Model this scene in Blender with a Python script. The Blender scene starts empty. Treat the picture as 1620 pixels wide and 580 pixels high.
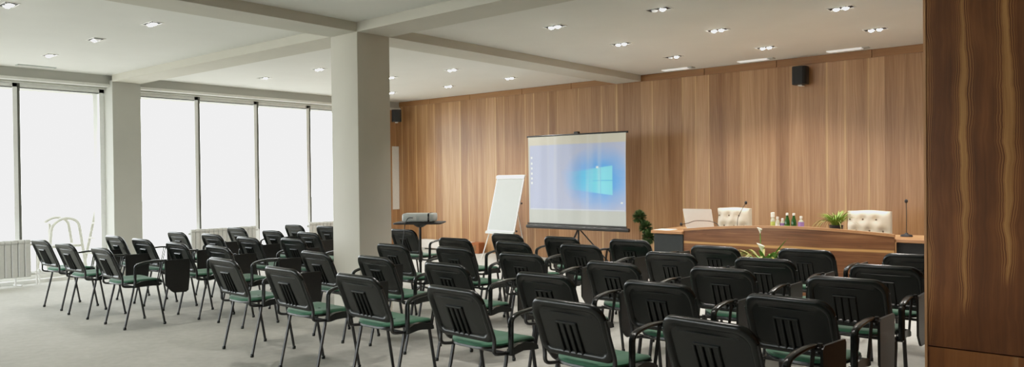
import bpy, math, random
from mathutils import Vector, Matrix
random.seed(7)
PI = math.pi
scene = bpy.context.scene
COL = scene.collection

# ---------------------------------------------------------------- mesh helpers
class MB:
    def __init__(s): s.v = []; s.f = []
    def add(s, vs, fs):
        o = len(s.v); s.v += [tuple(p) for p in vs]; s.f += [tuple(i + o for i in f) for f in fs]
    def box(s, x0, y0, z0, x1, y1, z1):
        s.add([(x0,y0,z0),(x1,y0,z0),(x1,y1,z0),(x0,y1,z0),(x0,y0,z1),(x1,y0,z1),(x1,y1,z1),(x0,y1,z1)],
              [(0,3,2,1),(4,5,6,7),(0,1,5,4),(1,2,6,5),(2,3,7,6),(3,0,4,7)])
    def rbox(s, x0, y0, z0, x1, y1, z1, b=.01):
        # box with chamfered edges (rounded outline loops stacked in z)
        def loop(i, z):
            return [(x0+i+b,y0+i,z),(x1-i-b,y0+i,z),(x1-i,y0+i+b,z),(x1-i,y1-i-b,z),(x1-i-b,y1-i,z),(x0+i+b,y1-i,z),(x0+i,y1-i-b,z),(x0+i,y0+i+b,z)]
        L = [loop(b*.8, z0), loop(0, z0+b), loop(0, z1-b), loop(b*.8, z1)]
        s.loft(L, True)
    def loft(s, rings, cap=True, closed=True):
        n = len(rings[0]); vs = [p for r in rings for p in r]; fs = []
        for k in range(len(rings)-1):
            for i in range(n if closed else n-1):
                j = (i+1) % n
                fs.append((k*n+i, k*n+j, (k+1)*n+j, (k+1)*n+i))
        if cap:
            fs.append(tuple(range(n-1,-1,-1))); fs.append(tuple(range((len(rings)-1)*n, len(rings)*n)))
        s.add(vs, fs)
    def tube(s, pts, r, seg=8, sx=1.0, cap=True, closed=False):
        pts = [Vector(p) for p in pts]; n = len(pts); rings = []; up = None
        rr = r if isinstance(r, (list, tuple)) else [r]*n
        for i, p in enumerate(pts):
            if closed: t = pts[(i+1) % n]-pts[i-1]
            else: t = (pts[min(i+1,n-1)]-pts[max(i-1,0)])
            t.normalize()
            if up is None:
                a = Vector((1,0,0)) if abs(t.x) < .9 else Vector((0,1,0))
                up = (a-t*a.dot(t)).normalized()
            else: up = (up-t*up.dot(t)).normalized()
            w = t.cross(up)
            rings.append([p+up*(rr[i]*sx*math.cos(2*PI*k/seg))+w*(rr[i]*math.sin(2*PI*k/seg)) for k in range(seg)])
        if closed: rings.append(rings[0]); cap = False
        s.loft(rings, cap)
    def lathe(s, prof, c=(0,0,0), seg=20):
        s.loft([[(c[0]+r*math.cos(2*PI*k/seg), c[1]+r*math.sin(2*PI*k/seg), c[2]+z) for k in range(seg)] for r, z in prof], True)
    def prism(s, poly, axis, a, b):
        # polygon given in the two other axes, extruded along axis from a to b
        def P(p, t):
            return (t,p[0],p[1]) if axis == 0 else ((p[0],t,p[1]) if axis == 1 else (p[0],p[1],t))
        s.loft([[P(p,a) for p in poly],[P(p,b) for p in poly]], True)
    def ball(s, c, r, seg=14, n=8, sx=1, sy=1, sz=1):
        rings = []
        for i in range(n+1):
            a = -PI/2+PI*i/n; q = max(math.cos(a), .02)
            rings.append([(c[0]+sx*r*q*math.cos(2*PI*k/seg), c[1]+sy*r*q*math.sin(2*PI*k/seg), c[2]+sz*r*math.sin(a)) for k in range(seg)])
        s.loft(rings, True)
    def build(s, name, mat, parent=None, smooth=True, angle=38):
        me = bpy.data.meshes.new(name); me.from_pydata(s.v, [], s.f); me.validate(); me.update()
        import bmesh
        bm = bmesh.new(); bm.from_mesh(me); bmesh.ops.recalc_face_normals(bm, faces=bm.faces[:])
        if smooth:
            for e in bm.edges:
                e.smooth = not (len(e.link_faces) == 2 and e.calc_face_angle(0) > math.radians(angle))
            for f in bm.faces: f.smooth = True
        bm.to_mesh(me); bm.free()
        if mat: me.materials.append(mat)
        o = bpy.data.objects.new(name, me); COL.objects.link(o)
        if parent: o.parent = parent
        return o

def rrect(x0, y0, x1, y1, r, n=5):
    if not isinstance(r, (list,tuple)): r = [r]*4
    out = []
    for (cx,cy,a0,q) in ((x1-r[0],y0+r[0],-90,r[0]),(x1-r[1],y1-r[1],0,r[1]),(x0+r[2],y1-r[2],90,r[2]),(x0+r[3],y0+r[3],180,r[3])):
        for k in range(n+1):
            a = math.radians(a0+90*k/n); out.append((cx+q*math.cos(a), cy+q*math.sin(a)))
    return out
def bez(p0, p1, p2, n=6):
    p0,p1,p2 = Vector(p0),Vector(p1),Vector(p2)
    return [p0*(1-t)**2+p1*(2*t*(1-t))+p2*t*t for t in [i/n for i in range(n+1)]]
def fillet(pts, r=.03, n=4):
    pts = [Vector(p) for p in pts]; out = [pts[0]]
    for i in range(1, len(pts)-1):
        a = (pts[i-1]-pts[i]); b = (pts[i+1]-pts[i]); d = min(r, a.length*.45, b.length*.45)
        out += bez(pts[i]+a.normalized()*d, pts[i], pts[i]+b.normalized()*d, n)
    out.append(pts[-1]); return out

def tag(o, label=None, cat=None, group=None, kind=None):
    if label: o['label'] = label
    if cat: o['category'] = cat
    if group: o['group'] = group
    if kind: o['kind'] = kind
    return o
def thing(name, label, cat, loc=(0,0,0), rz=0, group=None):
    o = bpy.data.objects.new(name, None); COL.objects.link(o)
    o.empty_display_size = .1; o.location = loc; o.rotation_euler = (0,0,rz)
    return tag(o, label, cat, group)
def struct(o, label=None):
    o['kind'] = 'structure'
    if label: o['label'] = label
    return o
def copy_tree(o, parent=None):
    c = o.copy(); COL.objects.link(c)
    if parent: c.parent = parent
    for ch in list(o.children): copy_tree(ch, c)
    return c

# ---------------------------------------------------------------- materials
def srgb(r, g, b):
    def f(c):
        c /= 255.0
        return c/12.92 if c <= .04045 else ((c+.055)/1.055)**2.4
    return (f(r), f(g), f(b), 1)
class NT:
    def __init__(s, name):
        s.m = bpy.data.materials.new(name); s.m.use_nodes = True
        s.t = s.m.node_tree; s.n = s.t.nodes; s.l = s.t.links
        s.b = s.n['Principled BSDF']; s.out = s.n['Material Output']
    def node(s, typ, **kw):
        n = s.n.new(typ)
        for k, v in kw.items():
            if k in n.inputs: n.inputs[k].default_value = v
            else: setattr(n, k, v)
        return n
    def set(s, sock, val):
        if hasattr(val, 'is_output') or isinstance(val, bpy.types.NodeSocket): s.l.new(val, sock)
        else: sock.default_value = val
    def math(s, op, a, b=None, c=None, clamp=False):
        n = s.n.new('ShaderNodeMath'); n.operation = op; n.use_clamp = clamp
        s.set(n.inputs[0], a)
        if b is not None: s.set(n.inputs[1], b)
        if c is not None: s.set(n.inputs[2], c)
        return n.outputs[0]
    def coords(s):
        g = s.n.new('ShaderNodeTexCoord'); x = s.n.new('ShaderNodeSeparateXYZ'); s.l.new(g.outputs['Object'], x.inputs[0])
        return g.outputs['Object'], x.outputs[0], x.outputs[1], x.outputs[2]
    def vec(s, x, y, z):
        n = s.n.new('ShaderNodeCombineXYZ')
        for i, v in enumerate((x,y,z)): s.set(n.inputs[i], v)
        return n.outputs[0]
    def noise(s, v, scale=1, detail=3, rough=.55, dist=0):
        n = s.n.new('ShaderNodeTexNoise'); s.l.new(v, n.inputs['Vector'])
        n.inputs['Scale'].default_value = scale; n.inputs['Detail'].default_value = detail
        n.inputs['Roughness'].default_value = rough; n.inputs['Distortion'].default_value = dist
        return n.outputs['Fac']
    def white(s, w):
        n = s.n.new('ShaderNodeTexWhiteNoise'); n.noise_dimensions = '1D'; s.set(n.inputs['W'], w); return n.outputs['Value']
    def ramp(s, fac, stops, interp='LINEAR'):
        n = s.n.new('ShaderNodeValToRGB'); s.set(n.inputs[0], fac); e = n.color_ramp.elements; n.color_ramp.interpolation = interp
        e[0].position, e[0].color = stops[0]; e[1].position, e[1].color = stops[-1]
        for p, c in stops[1:-1]:
            q = e.new(p); q.color = c
        return n.outputs[0]
    def mix(s, fac, a, b, mode='MIX'):
        n = s.n.new('ShaderNodeMix'); n.data_type = 'RGBA'; n.blend_type = mode
        s.set(n.inputs[0], fac); s.set(n.inputs[6], a); s.set(n.inputs[7], b); return n.outputs[2]
    def step(s, x, lo, hi):
        n = s.n.new('ShaderNodeMapRange'); n.interpolation_type = 'SMOOTHSTEP'
        s.set(n.inputs[0], x); s.set(n.inputs[1], lo); s.set(n.inputs[2], hi); return n.outputs[0]
    def base(s, c, rough=.5, spec=.5):
        s.set(s.b.inputs['Base Color'], c); s.set(s.b.inputs['Roughness'], rough); s.b.inputs['Specular IOR Level'].default_value = spec
    def bump(s, h, strength=.2, dist=.01):
        n = s.n.new('ShaderNodeBump'); n.inputs['Strength'].default_value = strength; n.inputs['Distance'].default_value = dist
        s.l.new(h, n.inputs['Height']); s.l.new(n.outputs[0], s.b.inputs['Normal'])

def plain(name, col, rough=.5, spec=.5, metal=0, var=.06, scale=30, emit=None):
    t = NT(name); v, x, y, z = t.coords()
    n = t.noise(v, scale, 3)
    c2 = tuple(max(0,min(1,c*(1-var*2))) for c in col[:3])+(1,)
    c3 = tuple(max(0,min(1,c*(1+var*2))) for c in col[:3])+(1,)
    t.base(t.ramp(n, [(.25,c2),(.75,c3)]), rough, spec)
    t.b.inputs['Metallic'].default_value = metal
    if emit:
        t.b.inputs['Emission Color'].default_value = emit[0]; t.b.inputs['Emission Strength'].default_value = emit[1]
    return t.m

def veneer(name, stops, axis='x', width=.24, rough=.42, streak=srgb(214,176,122), streak_amt=.6, seed=0., gscale=1., dark=.35):
    t = NT(name); v, x, y, z = t.coords()
    a, l = (x, z) if axis == 'x' else (z, x)       # a: across the planks, l: along the grain
    if axis == 'y': a, l = y, z
    wob = t.noise(t.vec(t.math('MULTIPLY', a, 1.9), seed, 0), 1, 1)
    aw = t.math('ADD', a, t.math('MULTIPLY', wob, .35))
    idx = t.math('FLOOR', t.math('DIVIDE', aw, width))
    fr = t.math('FRACT', t.math('DIVIDE', aw, width))
    rnd = t.white(t.math('ADD', idx, 3.7+seed)); rnd2 = t.white(t.math('ADD', idx, 91.3+seed))
    # cathedral-like figure: distorted coordinate per plank
    off = t.math('MULTIPLY', rnd2, 40.)
    lw = t.math('ADD', l, off)
    warp = t.noise(t.vec(t.math('MULTIPLY', a, 3.), 0, t.math('MULTIPLY', lw, .55)), 1.0, 2)
    ga = t.math('ADD', a, t.math('MULTIPLY', t.math('SUBTRACT', warp, .5), .12))
    grain = t.noise(t.vec(t.math('MULTIPLY', ga, 55*gscale), off, t.math('MULTIPLY', lw, 1.1)), 1, 4, .6)
    fine = t.noise(t.vec(t.math('MULTIPLY', ga, 220*gscale), off, t.math('MULTIPLY', lw, 4.)), 1, 2, .6)
    band = t.noise(t.vec(t.math('MULTIPLY', ga, 6*gscale), off, t.math('MULTIPLY', lw, .45)), 1, 2, .5)
    tone = t.math('ADD', t.math('ADD', t.math('MULTIPLY', rnd, .26), .135), t.math('MULTIPLY', band, .45))
    tone = t.math('ADD', tone, t.math('MULTIPLY', t.math('SUBTRACT', grain, .5), .55))
    tone = t.math('ADD', tone, t.math('MULTIPLY', t.math('SUBTRACT', fine, .5), .18))
    c = t.ramp(tone, stops)
    # pale sapwood stripes near some joints
    edge = t.math('MULTIPLY', t.step(fr, .86, .97), t.step(rnd2, .25, .5))
    edge = t.math('MULTIPLY', edge, t.step(t.noise(t.vec(t.math('MULTIPLY', ga, 12.), 3., t.math('MULTIPLY', lw, .8)), 1, 2), .30, .6))
    c = t.mix(t.math('MULTIPLY', edge, streak_amt), c, streak)
    seam = t.math('SUBTRACT', 1., t.step(t.math('MINIMUM', fr, t.math('SUBTRACT', 1., fr)), .0, .012))
    c = t.mix(t.math('MULTIPLY', seam, dark), c, srgb(60,36,20))
    t.base(c, rough, .4)
    return t.m

WALLST = [(.15,srgb(116,77,47)),(.38,srgb(152,110,73)),(.56,srgb(174,132,93)),(.85,srgb(206,166,124))]
M = {}
M['veneer_wall'] = veneer('walnut_wall_veneer', WALLST, 'x', .245, .32, streak_amt=.75, dark=.25)
M['veneer_crown'] = veneer('walnut_crown_veneer', [(.1,srgb(122,82,48)),(.5,srgb(148,104,64)),(.9,srgb(170,126,82))], 'z', .9, .45, streak_amt=.15, seed=5., dark=0)
M['veneer_side'] = veneer('walnut_side_veneer', WALLST, 'y', .215, .45, seed=2.)
M['veneer_desk'] = veneer('walnut_desk_veneer', [(.1,srgb(88,52,32)),(.45,srgb(122,78,50)),(.7,srgb(140,94,62)),(.95,srgb(170,122,80))], 'z', .24, .4, streak=srgb(196,150,92), streak_amt=.8, seed=11.)
def desk_mat():
    t = NT('desk_front_veneer'); v, x, y, z = t.coords()
    warp = t.noise(t.vec(t.math('MULTIPLY', x, .8), 0, t.math('MULTIPLY', z, 3.)), 1, 3)
    za = t.math('ADD', z, t.math('MULTIPLY', t.math('SUBTRACT', warp, .5), .06))
    g = t.noise(t.vec(t.math('MULTIPLY', x, 1.4), 0, t.math('MULTIPLY', za, 60.)), 1, 4, .6)
    big = t.noise(t.vec(t.math('MULTIPLY', x, 1.3), 3., t.math('MULTIPLY', za, 11.)), 1, 3)
    knot = t.noise(t.vec(t.math('MULTIPLY', x, 5.), 7., t.math('MULTIPLY', za, 26.)), 1, 2)
    tone = t.math('ADD', t.math('MULTIPLY', g, .5), t.math('MULTIPLY', big, .5))
    c = t.ramp(tone, [(.28,srgb(74,44,25)),(.47,srgb(108,69,42)),(.6,srgb(130,88,57)),(.78,srgb(160,116,77))])
    c = t.mix(t.math('MULTIPLY', t.step(knot, .62, .75), .5), c, srgb(70,40,24))
    d = t.math('ABSOLUTE', t.math('SUBTRACT', za, .632))
    st = t.math('SUBTRACT', 1., t.step(d, .004, .022))
    c = t.mix(t.math('MULTIPLY', st, .75), c, srgb(206,160,98))
    t.base(c, .38, .4); return t.m
M['veneer_desk'] = desk_mat()
M['veneer_top'] = veneer('walnut_worktop_veneer', [(.1,srgb(150,104,70)),(.5,srgb(176,130,90)),(.9,srgb(200,158,116))], 'y', .5, .3, streak_amt=.1, seed=8., dark=0)

def pier_mat():
    t = NT('dark_walnut_figured_veneer'); v, x, y, z = t.coords()
    warp = t.noise(t.vec(t.math('MULTIPLY', x, 2.5), 0, t.math('MULTIPLY', z, 1.6)), 1, 3)
    w2 = t.noise(t.vec(t.math('MULTIPLY', x, 1.), 4., t.math('MULTIPLY', z, 7.)), 1, 3)
    xa = t.math('ADD', x, t.math('ADD', t.math('MULTIPLY', t.math('SUBTRACT', warp, .5), .10), t.math('MULTIPLY', t.math('SUBTRACT', w2, .5), .022)))
    grain = t.noise(t.vec(t.math('MULTIPLY', xa, 60.), 0, t.math('MULTIPLY', z, 1.5)), 1, 4, .6)
    big = t.noise(t.vec(t.math('MULTIPLY', xa, 7.), 0, t.math('MULTIPLY', z, 2.2)), 1, 3)
    tone = t.math('ADD', t.math('MULTIPLY', grain, .45), t.math('MULTIPLY', big, .55))
    c = t.ramp(tone, [(.25,srgb(78,45,22)),(.5,srgb(109,66,34)),(.75,srgb(142,91,50))])
    def streak(c, xc, zc, half, wmax):
        dz = t.math('DIVIDE', t.math('ABSOLUTE', t.math('SUBTRACT', z, zc)), half)
        wd = t.math('MULTIPLY', wmax, t.math('SUBTRACT', 1., t.math('POWER', t.math('MINIMUM', dz, 1.), 1.5)))
        d = t.math('ABSOLUTE', t.math('SUBTRACT', xa, xc))
        inn = t.math('SUBTRACT', 1., t.step(t.math('SUBTRACT', d, wd), -.004, .003))
        # contour lines around the streak
        q = t.math('SUBTRACT', d, wd)
        ring = t.math('SINE', t.math('MULTIPLY', q, 640.))
        ring = t.math('MULTIPLY', t.step(ring, .1, .9), t.math('SUBTRACT', 1., t.step(q, .012, .040)))
        ring = t.math('MULTIPLY', ring, t.step(wd, .0005, .004))
        inn = t.math('MULTIPLY', inn, t.step(wd, .0005, .003))
        pale = t.ramp(grain, [(.3,srgb(150,104,58)),(.7,srgb(188,140,82))])
        c = t.mix(t.math('MULTIPLY', ring, .75), c, srgb(176,124,70))
        return t.mix(t.math('MULTIPLY', inn, .95), c, pale)
    for i in range(-1, 5):
        c = streak(c, -.712+i*.182*(1 if i else 1), (1.62, 1.75, 1.5)[i % 3], (.95, .9, 1.1)[i % 3], (.016,.021,.012)[i % 3])
    t.base(c, .38, .4)
    return t.m
M['pier'] = pier_mat()
M['pierlow'] = veneer('lower_walnut_veneer', [(.1,srgb(104,62,30)),(.5,srgb(136,86,44)),(.9,srgb(160,106,58))], 'x', .3, .4, streak_amt=.2, seed=4., dark=.1)

def carpet_mat():
    t = NT('grey_loop_carpet'); v, x, y, z = t.coords()
    n = t.noise(v, 260, 2); big = t.noise(v, 1.4, 3); mid = t.noise(v, 14, 3)
    f = t.math('ADD', t.math('MULTIPLY', n, .5), t.math('ADD', t.math('MULTIPLY', big, .25), t.math('MULTIPLY', mid, .25)))
    t.base(t.ramp(f, [(.3,srgb(158,157,150)),(.7,srgb(198,197,190))]), .95, .1)
    t.bump(n, .25, .004)
    return t.m
M['carpet'] = carpet_mat()
M['ceiling'] = plain('matte_ceiling_paint', srgb(232,231,225), .9, .2, var=.01, scale=2)
M['header'] = plain('shaded_header_paint', srgb(186,186,178), .85, .2, var=.012, scale=3)  # backlit shade of the window wall put into a darker paint colour
M['paint'] = plain('warm_white_wall_paint', srgb(205,200,188), .85, .2, var=.012, scale=3)
M['beam'] = plain('beam_paint', srgb(208,204,192), .85, .2, var=.012, scale=3)
M['alu'] = plain('white_window_frame', srgb(236,237,234), .45, .5, var=.02)
M['gasket'] = plain('dark_grey_gasket', srgb(92,92,86), .5, .4, var=.02)
M['sill'] = plain('white_sill', srgb(228,228,222), .5, .4, var=.02)
M['blackp'] = plain('black_chair_plastic', (.007,.009,.008,1), .27, .42, var=.10, scale=60)
M['blackm'] = plain('black_powder_coated_steel', (.012,.012,.012,1), .35, .5, var=.08, scale=60)
M['tablet'] = plain('black_tablet_plastic', (.016,.016,.015,1), .42, .45, var=.08, scale=40)
def fabric(name, a, b):
    t = NT(name); v, x, y, z = t.coords()
    n = t.noise(v, 420, 2); m = t.noise(v, 9, 2)
    t.base(t.ramp(t.math('ADD', t.math('MULTIPLY', n, .6), t.math('MULTIPLY', m, .4)), [(.3,a),(.7,b)]), .75, .35)
    t.bump(n, .15, .002)
    t.b.inputs['Sheen Weight'].default_value = .3
    return t.m
M['green'] = fabric('green_seat_fabric', srgb(34,84,60), srgb(54,112,82))
M['chrome'] = plain('dull_steel', (.55,.55,.53,1), .28, .5, metal=1, var=.03)
M['radiator'] = plain('white_radiator_enamel', srgb(198,198,193), .4, .5, var=.02)
M['white'] = plain('white_plastic', srgb(232,232,228), .4, .5, var=.015)
M['trimw'] = plain('white_fixture_trim', srgb(236,234,228), .5, .4, var=.01)
M['ventw'] = plain('faintly_glowing_vent', srgb(245,243,238), .5, .4, var=.01, emit=((1,.98,.95,1), .28))  # faint emission added so the vents read brighter than the ceiling
M['recess'] = plain('dark_fixture_recess', (.02,.02,.02,1), .6, .3)
M['bulb'] = plain('lit_bulb', (1,1,1,1), .4, .5, emit=((1,.97,.92,1), 30))
M['bulboff'] = plain('unlit_bulb', srgb(170,168,160), .3, .5, emit=((1,.96,.9,1), .5))
M['leather'] = plain('cream_leather', srgb(226,214,192), .42, .5, var=.02, scale=18)
M['button'] = plain('leather_button', srgb(120,108,92), .5, .4)
M['darkpanel'] = plain('anthracite_panel', srgb(44,48,48), .5, .4, var=.04)
M['laptop'] = plain('white_laptop_lid', srgb(242,245,241), .35, .5, var=.01)
M['padpaper'] = plain('flipchart_paper', srgb(176,182,179), .5, .4, var=.012, scale=4)
M['dark'] = plain('soft_black_plastic', (.015,.015,.016,1), .5, .4)
M['leaf'] = plain('fresh_green_leaf', srgb(92,140,52), .5, .4, var=.2, scale=12)
M['leafdark'] = plain('dark_green_leaf', srgb(74,98,54), .55, .4, var=.22, scale=14)
M['leafyel'] = plain('yellow_green_blade', srgb(134,132,66), .55, .4, var=.16, scale=12)
M['leaflime'] = plain('lime_green_leaf', srgb(128,160,62), .5, .4, var=.16, scale=12)
M['stem'] = plain('brown_stem', srgb(118,88,58), .7, .2, var=.1)
M['lily'] = plain('cream_petal', srgb(248,240,222), .5, .4, var=.015)
M['pot'] = plain('dark_ceramic_pot', (.025,.027,.028,1), .35, .5)
M['soil'] = plain('potting_soil', srgb(60,45,34), .9, .1, var=.2, scale=80)
M['boxwhite'] = plain('white_enamel_box', srgb(232,224,216), .5, .4, var=.01)
M['bluegrey'] = plain('grey_projector_shell', srgb(186,192,188), .4, .5, var=.02)
M['ground'] = plain('pale_paving', srgb(190,188,180), .9, .1, var=.05, scale=2)
M['outwood'] = plain('weathered_outdoor_wood', srgb(156,154,143), .8, .2, var=.08, scale=20)
M['lightred'] = plain('brown_cardboard', srgb(150,92,58), .8, .2, var=.05)
def glassy(name, col, alpha, rough=.05):
    t = NT(name)
    tr = t.node('ShaderNodeBsdfTransparent'); tr.inputs[0].default_value = col
    gl = t.node('ShaderNodeBsdfGlossy'); gl.inputs['Roughness'].default_value = rough
    mx = t.node('ShaderNodeMixShader'); mx.inputs[0].default_value = alpha
    t.l.new(tr.outputs[0], mx.inputs[1]); t.l.new(gl.outputs[0], mx.inputs[2]); t.l.new(mx.outputs[0], t.out.inputs[0])
    return t.m
M['pane'] = glassy('clear_window_glass', (.97,.98,.97,1), .04)
M['bottlegreen'] = plain('green_bottle_glass', srgb(34,74,30), .12, .6, var=.06)
M['bottleclear'] = plain('pale_bottle_glass', srgb(186,184,160), .15, .6, var=.05)
M['label_lilac'] = plain('lilac_label', srgb(150,120,176), .6, .3, var=.05)
M['label_white'] = plain('white_label', srgb(230,226,214), .6, .3, var=.02)
M['label_green'] = plain('lime_label', srgb(168,182,92), .6, .3, var=.04)

# ---------------------------------------------------------------- room shell
H = 3.1; HB = 3.0
XW, YW = -12.25, 10.65          # window wall face, wood wall face
XG = -12.5                      # glazing plane
XR, YB = 3.5, -4.5
b = MB(); b.box(-12.9, YB-.3, -.2, XR+.3, YW+.3, 0); floor = struct(b.build('floor', M['carpet'], smooth=False))
b = MB(); b.box(-12.9, YB-.3, H, XR+.3, YW+.3, H+.25); struct(b.build('ceiling', M['ceiling'], smooth=False))
b = MB(); b.box(-12.9, YW, 0, XR+.3, YW+.3, H); struct(b.build('wall_back', M['veneer_wall'], smooth=False), 'walnut veneered far wall')
b = MB()
x = XG
while x < XR:                                                       # stepped crown strip along the top of the wood wall
    w = 1.1+.35*random.random()
    b.box(x, YW-.022, H-.105, min(x+w-.012, XR), YW, H-.012); x += w
b.box(XG, YW-.012, H-.012, XR, YW, H)
struct(b.build('trim_1', M['veneer_crown'], smooth=False), 'walnut crown strip along the top of the far wall')
b = MB(); b.box(XR, YB, 0, XR+.3, YW, H); struct(b.build('wall_right', M['veneer_side'], smooth=False))
b = MB(); b.box(-4.5, YB-.3, 0, XR+.3, YB, H); b.box(-12.9, YB-.3, 2.95, -4.5, YB, H); struct(b.build('wall_front', M['veneer_wall'], smooth=False))
# walnut partition on the right, its end edge toward the hall
b = MB(); b.box(-.885, 4.4, .545, XR, 4.9, H); struct(b.build('wall_partition', M['pier'], smooth=False), 'dark walnut partition at right with two pale grain streaks')
b = MB(); b.box(-.885, 4.402, 0, XR, 4.9, .538); struct(b.build('baseboard_partition', M['pierlow'], smooth=False), 'lower walnut panel of the partition')
b = MB(); b.box(-.897, 4.395, 0, -.885, 4.905, H); struct(b.build('trim_2', M['veneer_top'], smooth=False), 'pale edge strip of the walnut partition')

# window wall: header, pillars, plinth
PIL = [(-3.4,-2.95),(.55,1.0),(4.745,5.17),(9.62,10.05)]
b = MB(); b.box(-12.9, YB, 2.955, XW, YW, H)
b.box(-12.9, YB, 2.90, -12.34, YW, 2.955)
for y0, y1 in PIL: b.box(-12.9, y0, 0, -12.13, y1, HB+.02)
struct(b.build('wall_left', M['header'], smooth=False), 'painted header and piers of the window wall')
b = MB(); b.box(-12.9, 10.05, 0, -12.3, YW, 2.955); struct(b.build('trim_3', M['veneer_side'], smooth=False), 'walnut return at the end of the window wall')
b = MB(); b.box(-12.305, 10.46, .8, -12.285, 10.64, 2.15); struct(b.build('trim_4', M['sill'], smooth=False), 'pale panel in the corner by the far wall')
b = MB(); b.box(-12.62, YB, 0, -12.27, YW, .05); b.box(-12.62, YB, .05, -12.40, YW, .10); struct(b.build('baseboard_left', M['sill'], smooth=False))
b = MB(); b.box(-12.345, YB, 2.925, -12.22, YW, 2.965); struct(b.build('trim_5', M['sill'], smooth=False), 'white moulding under the window header')
bays = [(-2.95,.55,[-1.8,-.65]),(1.0,4.745,[2.45,3.575]),(5.17,9.62,[6.275,7.39,8.51])]
for k, (y0, y1, mul) in enumerate(bays):
    w = struct(thing('window_%d' % (k+1), None, None, (XG, (y0+y1)/2, 0)), 'tall bright window bay with thin white frame')
    cy = (y0+y1)/2
    b = MB(); z0, z1 = .10, 2.90; fx0, fx1 = -.03, .05
    b.box(fx0, y0-cy, z0, fx1, y1-cy, z0+.06); b.box(fx0, y0-cy, z1-.055, fx1, y1-cy, z1)
    b.box(fx0, y0-cy, z0, fx1, y0-cy+.06, z1); b.box(fx0, y1-cy-.07, z0, fx1, y1-cy, z1)
    for q in mul: b.box(fx0+.03, q-cy-.070, z0, fx1, q-cy-.012, z1)
    b.build('window_frame', M['alu'], w, smooth=False)
    for q in mul:
        b = MB(); b.box(fx0, q-cy-.012, z0, fx1+.004, q-cy+.022, z1); b.build('mullion', M['gasket'], w, smooth=False)
    b = MB(); b.box(fx0+.01, y0-cy+.06, z1-.068, fx1-.005, y1-cy-.07, z1-.055); b.build('gasket', M['gasket'], w, smooth=False)
    b = MB(); b.box(-.005, y0-cy+.05, z0+.05, .005, y1-cy-.05, z1-.05); b.build('pane', M['pane'], w, smooth=False)
    L = bpy.data.lights.new('window_portal', 'AREA'); L.shape = 'RECTANGLE'; L.size = z1-z0; L.size_y = y1-y0; L.cycles.is_portal = True
    lo = bpy.data.objects.new('window_portal', L); COL.objects.link(lo); lo.location = (XG-.12, cy, (z0+z1)/2); lo.rotation_euler = (0,-PI/2,0)
# rear glazed front behind the camera
w = struct(thing('window_4', None, None, (-8.5, YB-.1, 0)), 'glazed bay behind the viewpoint')
b = MB()
b.box(-4.0,-.03,0,4.0,.05,.08); b.box(-4.0,-.03,2.87,4.0,.05,2.95)
for q in (-4,-2.7,-1.35,0,1.35,2.7,3.94): b.box(q-.0,-.04,.08,q+.06,.06,2.87)
b.build('window_frame', M['alu'], w, smooth=False)
b = MB(); b.box(-4,-.005,.06,4,.005,2.9); b.build('pane', M['pane'], w, smooth=False)
L = bpy.data.lights.new('window_portal', 'AREA'); L.shape = 'RECTANGLE'; L.size = 8; L.size_y = 2.85; L.cycles.is_portal = True
lo = bpy.data.objects.new('window_portal', L); COL.objects.link(lo); lo.location = (-8.5, YB-.25, 1.48); lo.rotation_euler = (PI/2,0,0)

# beams and the free-standing column
def poly_beam(name, pts, label):
    b = MB(); b.prism(pts, 2, HB, H+.01); return struct(b.build(name, M['beam'], smooth=False), label)
poly_beam('trim_6', [(-12.13,4.745),(-6.5,4.90),(-6.5,5.335),(-12.13,5.17)], 'ceiling beam from the window pier to the column')
poly_beam('trim_7', [(-6.5,4.905),(XR,4.93),(XR,5.36),(-6.5,5.34)], 'ceiling beam crossing above the column to the right')
poly_beam('trim_8', [(-6.76,YB),(-6.31,YB),(-6.31,4.95),(-6.76,4.95)], 'ceiling beam from the column toward the viewer')
poly_beam('trim_9', [(-6.76,5.30),(-6.31,5.30),(-6.28,YW-.03),(-6.76,YW-.03)], 'ceiling beam from the column to the wood wall')
b = MB(); b.prism(rrect(-6.765,4.905,-6.305,5.345,.008,2), 2, 0, HB+.02)
tag(b.build('structural_column', M['beam']), 'square light grey column rising from carpet to ceiling beams', 'column', kind='structure')

# ---------------------------------------------------------------- outside
b = MB(); b.box(-60, -60, -.35, -12.95, 70, -.15); struct(b.build('ground', M['ground'], smooth=False), 'pale paving outside the windows')
b = MB(); b.box(-12.95, -60, -.35, 40, YB-.35, -.15); struct(b.build('trim_10', M['ground'], smooth=False), 'pale paving behind the building')
b = MB(); b.box(-13.75, -12, 2.93, -12.95, 40, 3.1); struct(b.build('trim_11', M['header'], smooth=False), 'roof overhang outside the windows')
t = thing('garden_chair', 'faint garden chair outside the window, pale in the glare', 'garden chair', (-15.2,5.0,-.15), 0)
for q in (-.26, .26):
    b = MB(); b.tube(fillet([(q,-.30,0),(q,-.22,.85),(q,.0,.98),(q,.22,.90),(q,.34,0)], .14), .03); b.build('side_frame', M['outwood'], t)
b = MB(); b.rbox(-.26,-.24,.42,.26,.26,.47,.01); b.build('seat', M['outwood'], t)
b = MB(); b.rbox(-.26,-.27,.55,.26,-.23,.88,.01); b.build('backrest', M['outwood'], t)
t = thing('folding_ladder', 'faint folding ladder outside beside the window pier, pale in the glare', 'ladder', (-15.2,5.68,-.15), 0)
b = MB()
for q in (-.2,.2): b.tube([(q,-.22,0),(q*.7,.0,1.15)], .03)
for k in range(3): b.box(-.19+.03*k,-.2+.055*k,.25+.28*k,.19-.03*k,-.12+.055*k,.28+.28*k)
b.build('front_frame', M['outwood'], t)
b = MB()
for q in (-.2,.2): b.tube([(q,.22,0),(q*.7,.02,1.15)], .025)
b.tube([(-.17,.14,.4),(.17,.14,.4)], .02); b.build('rear_frame', M['outwood'], t)

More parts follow.
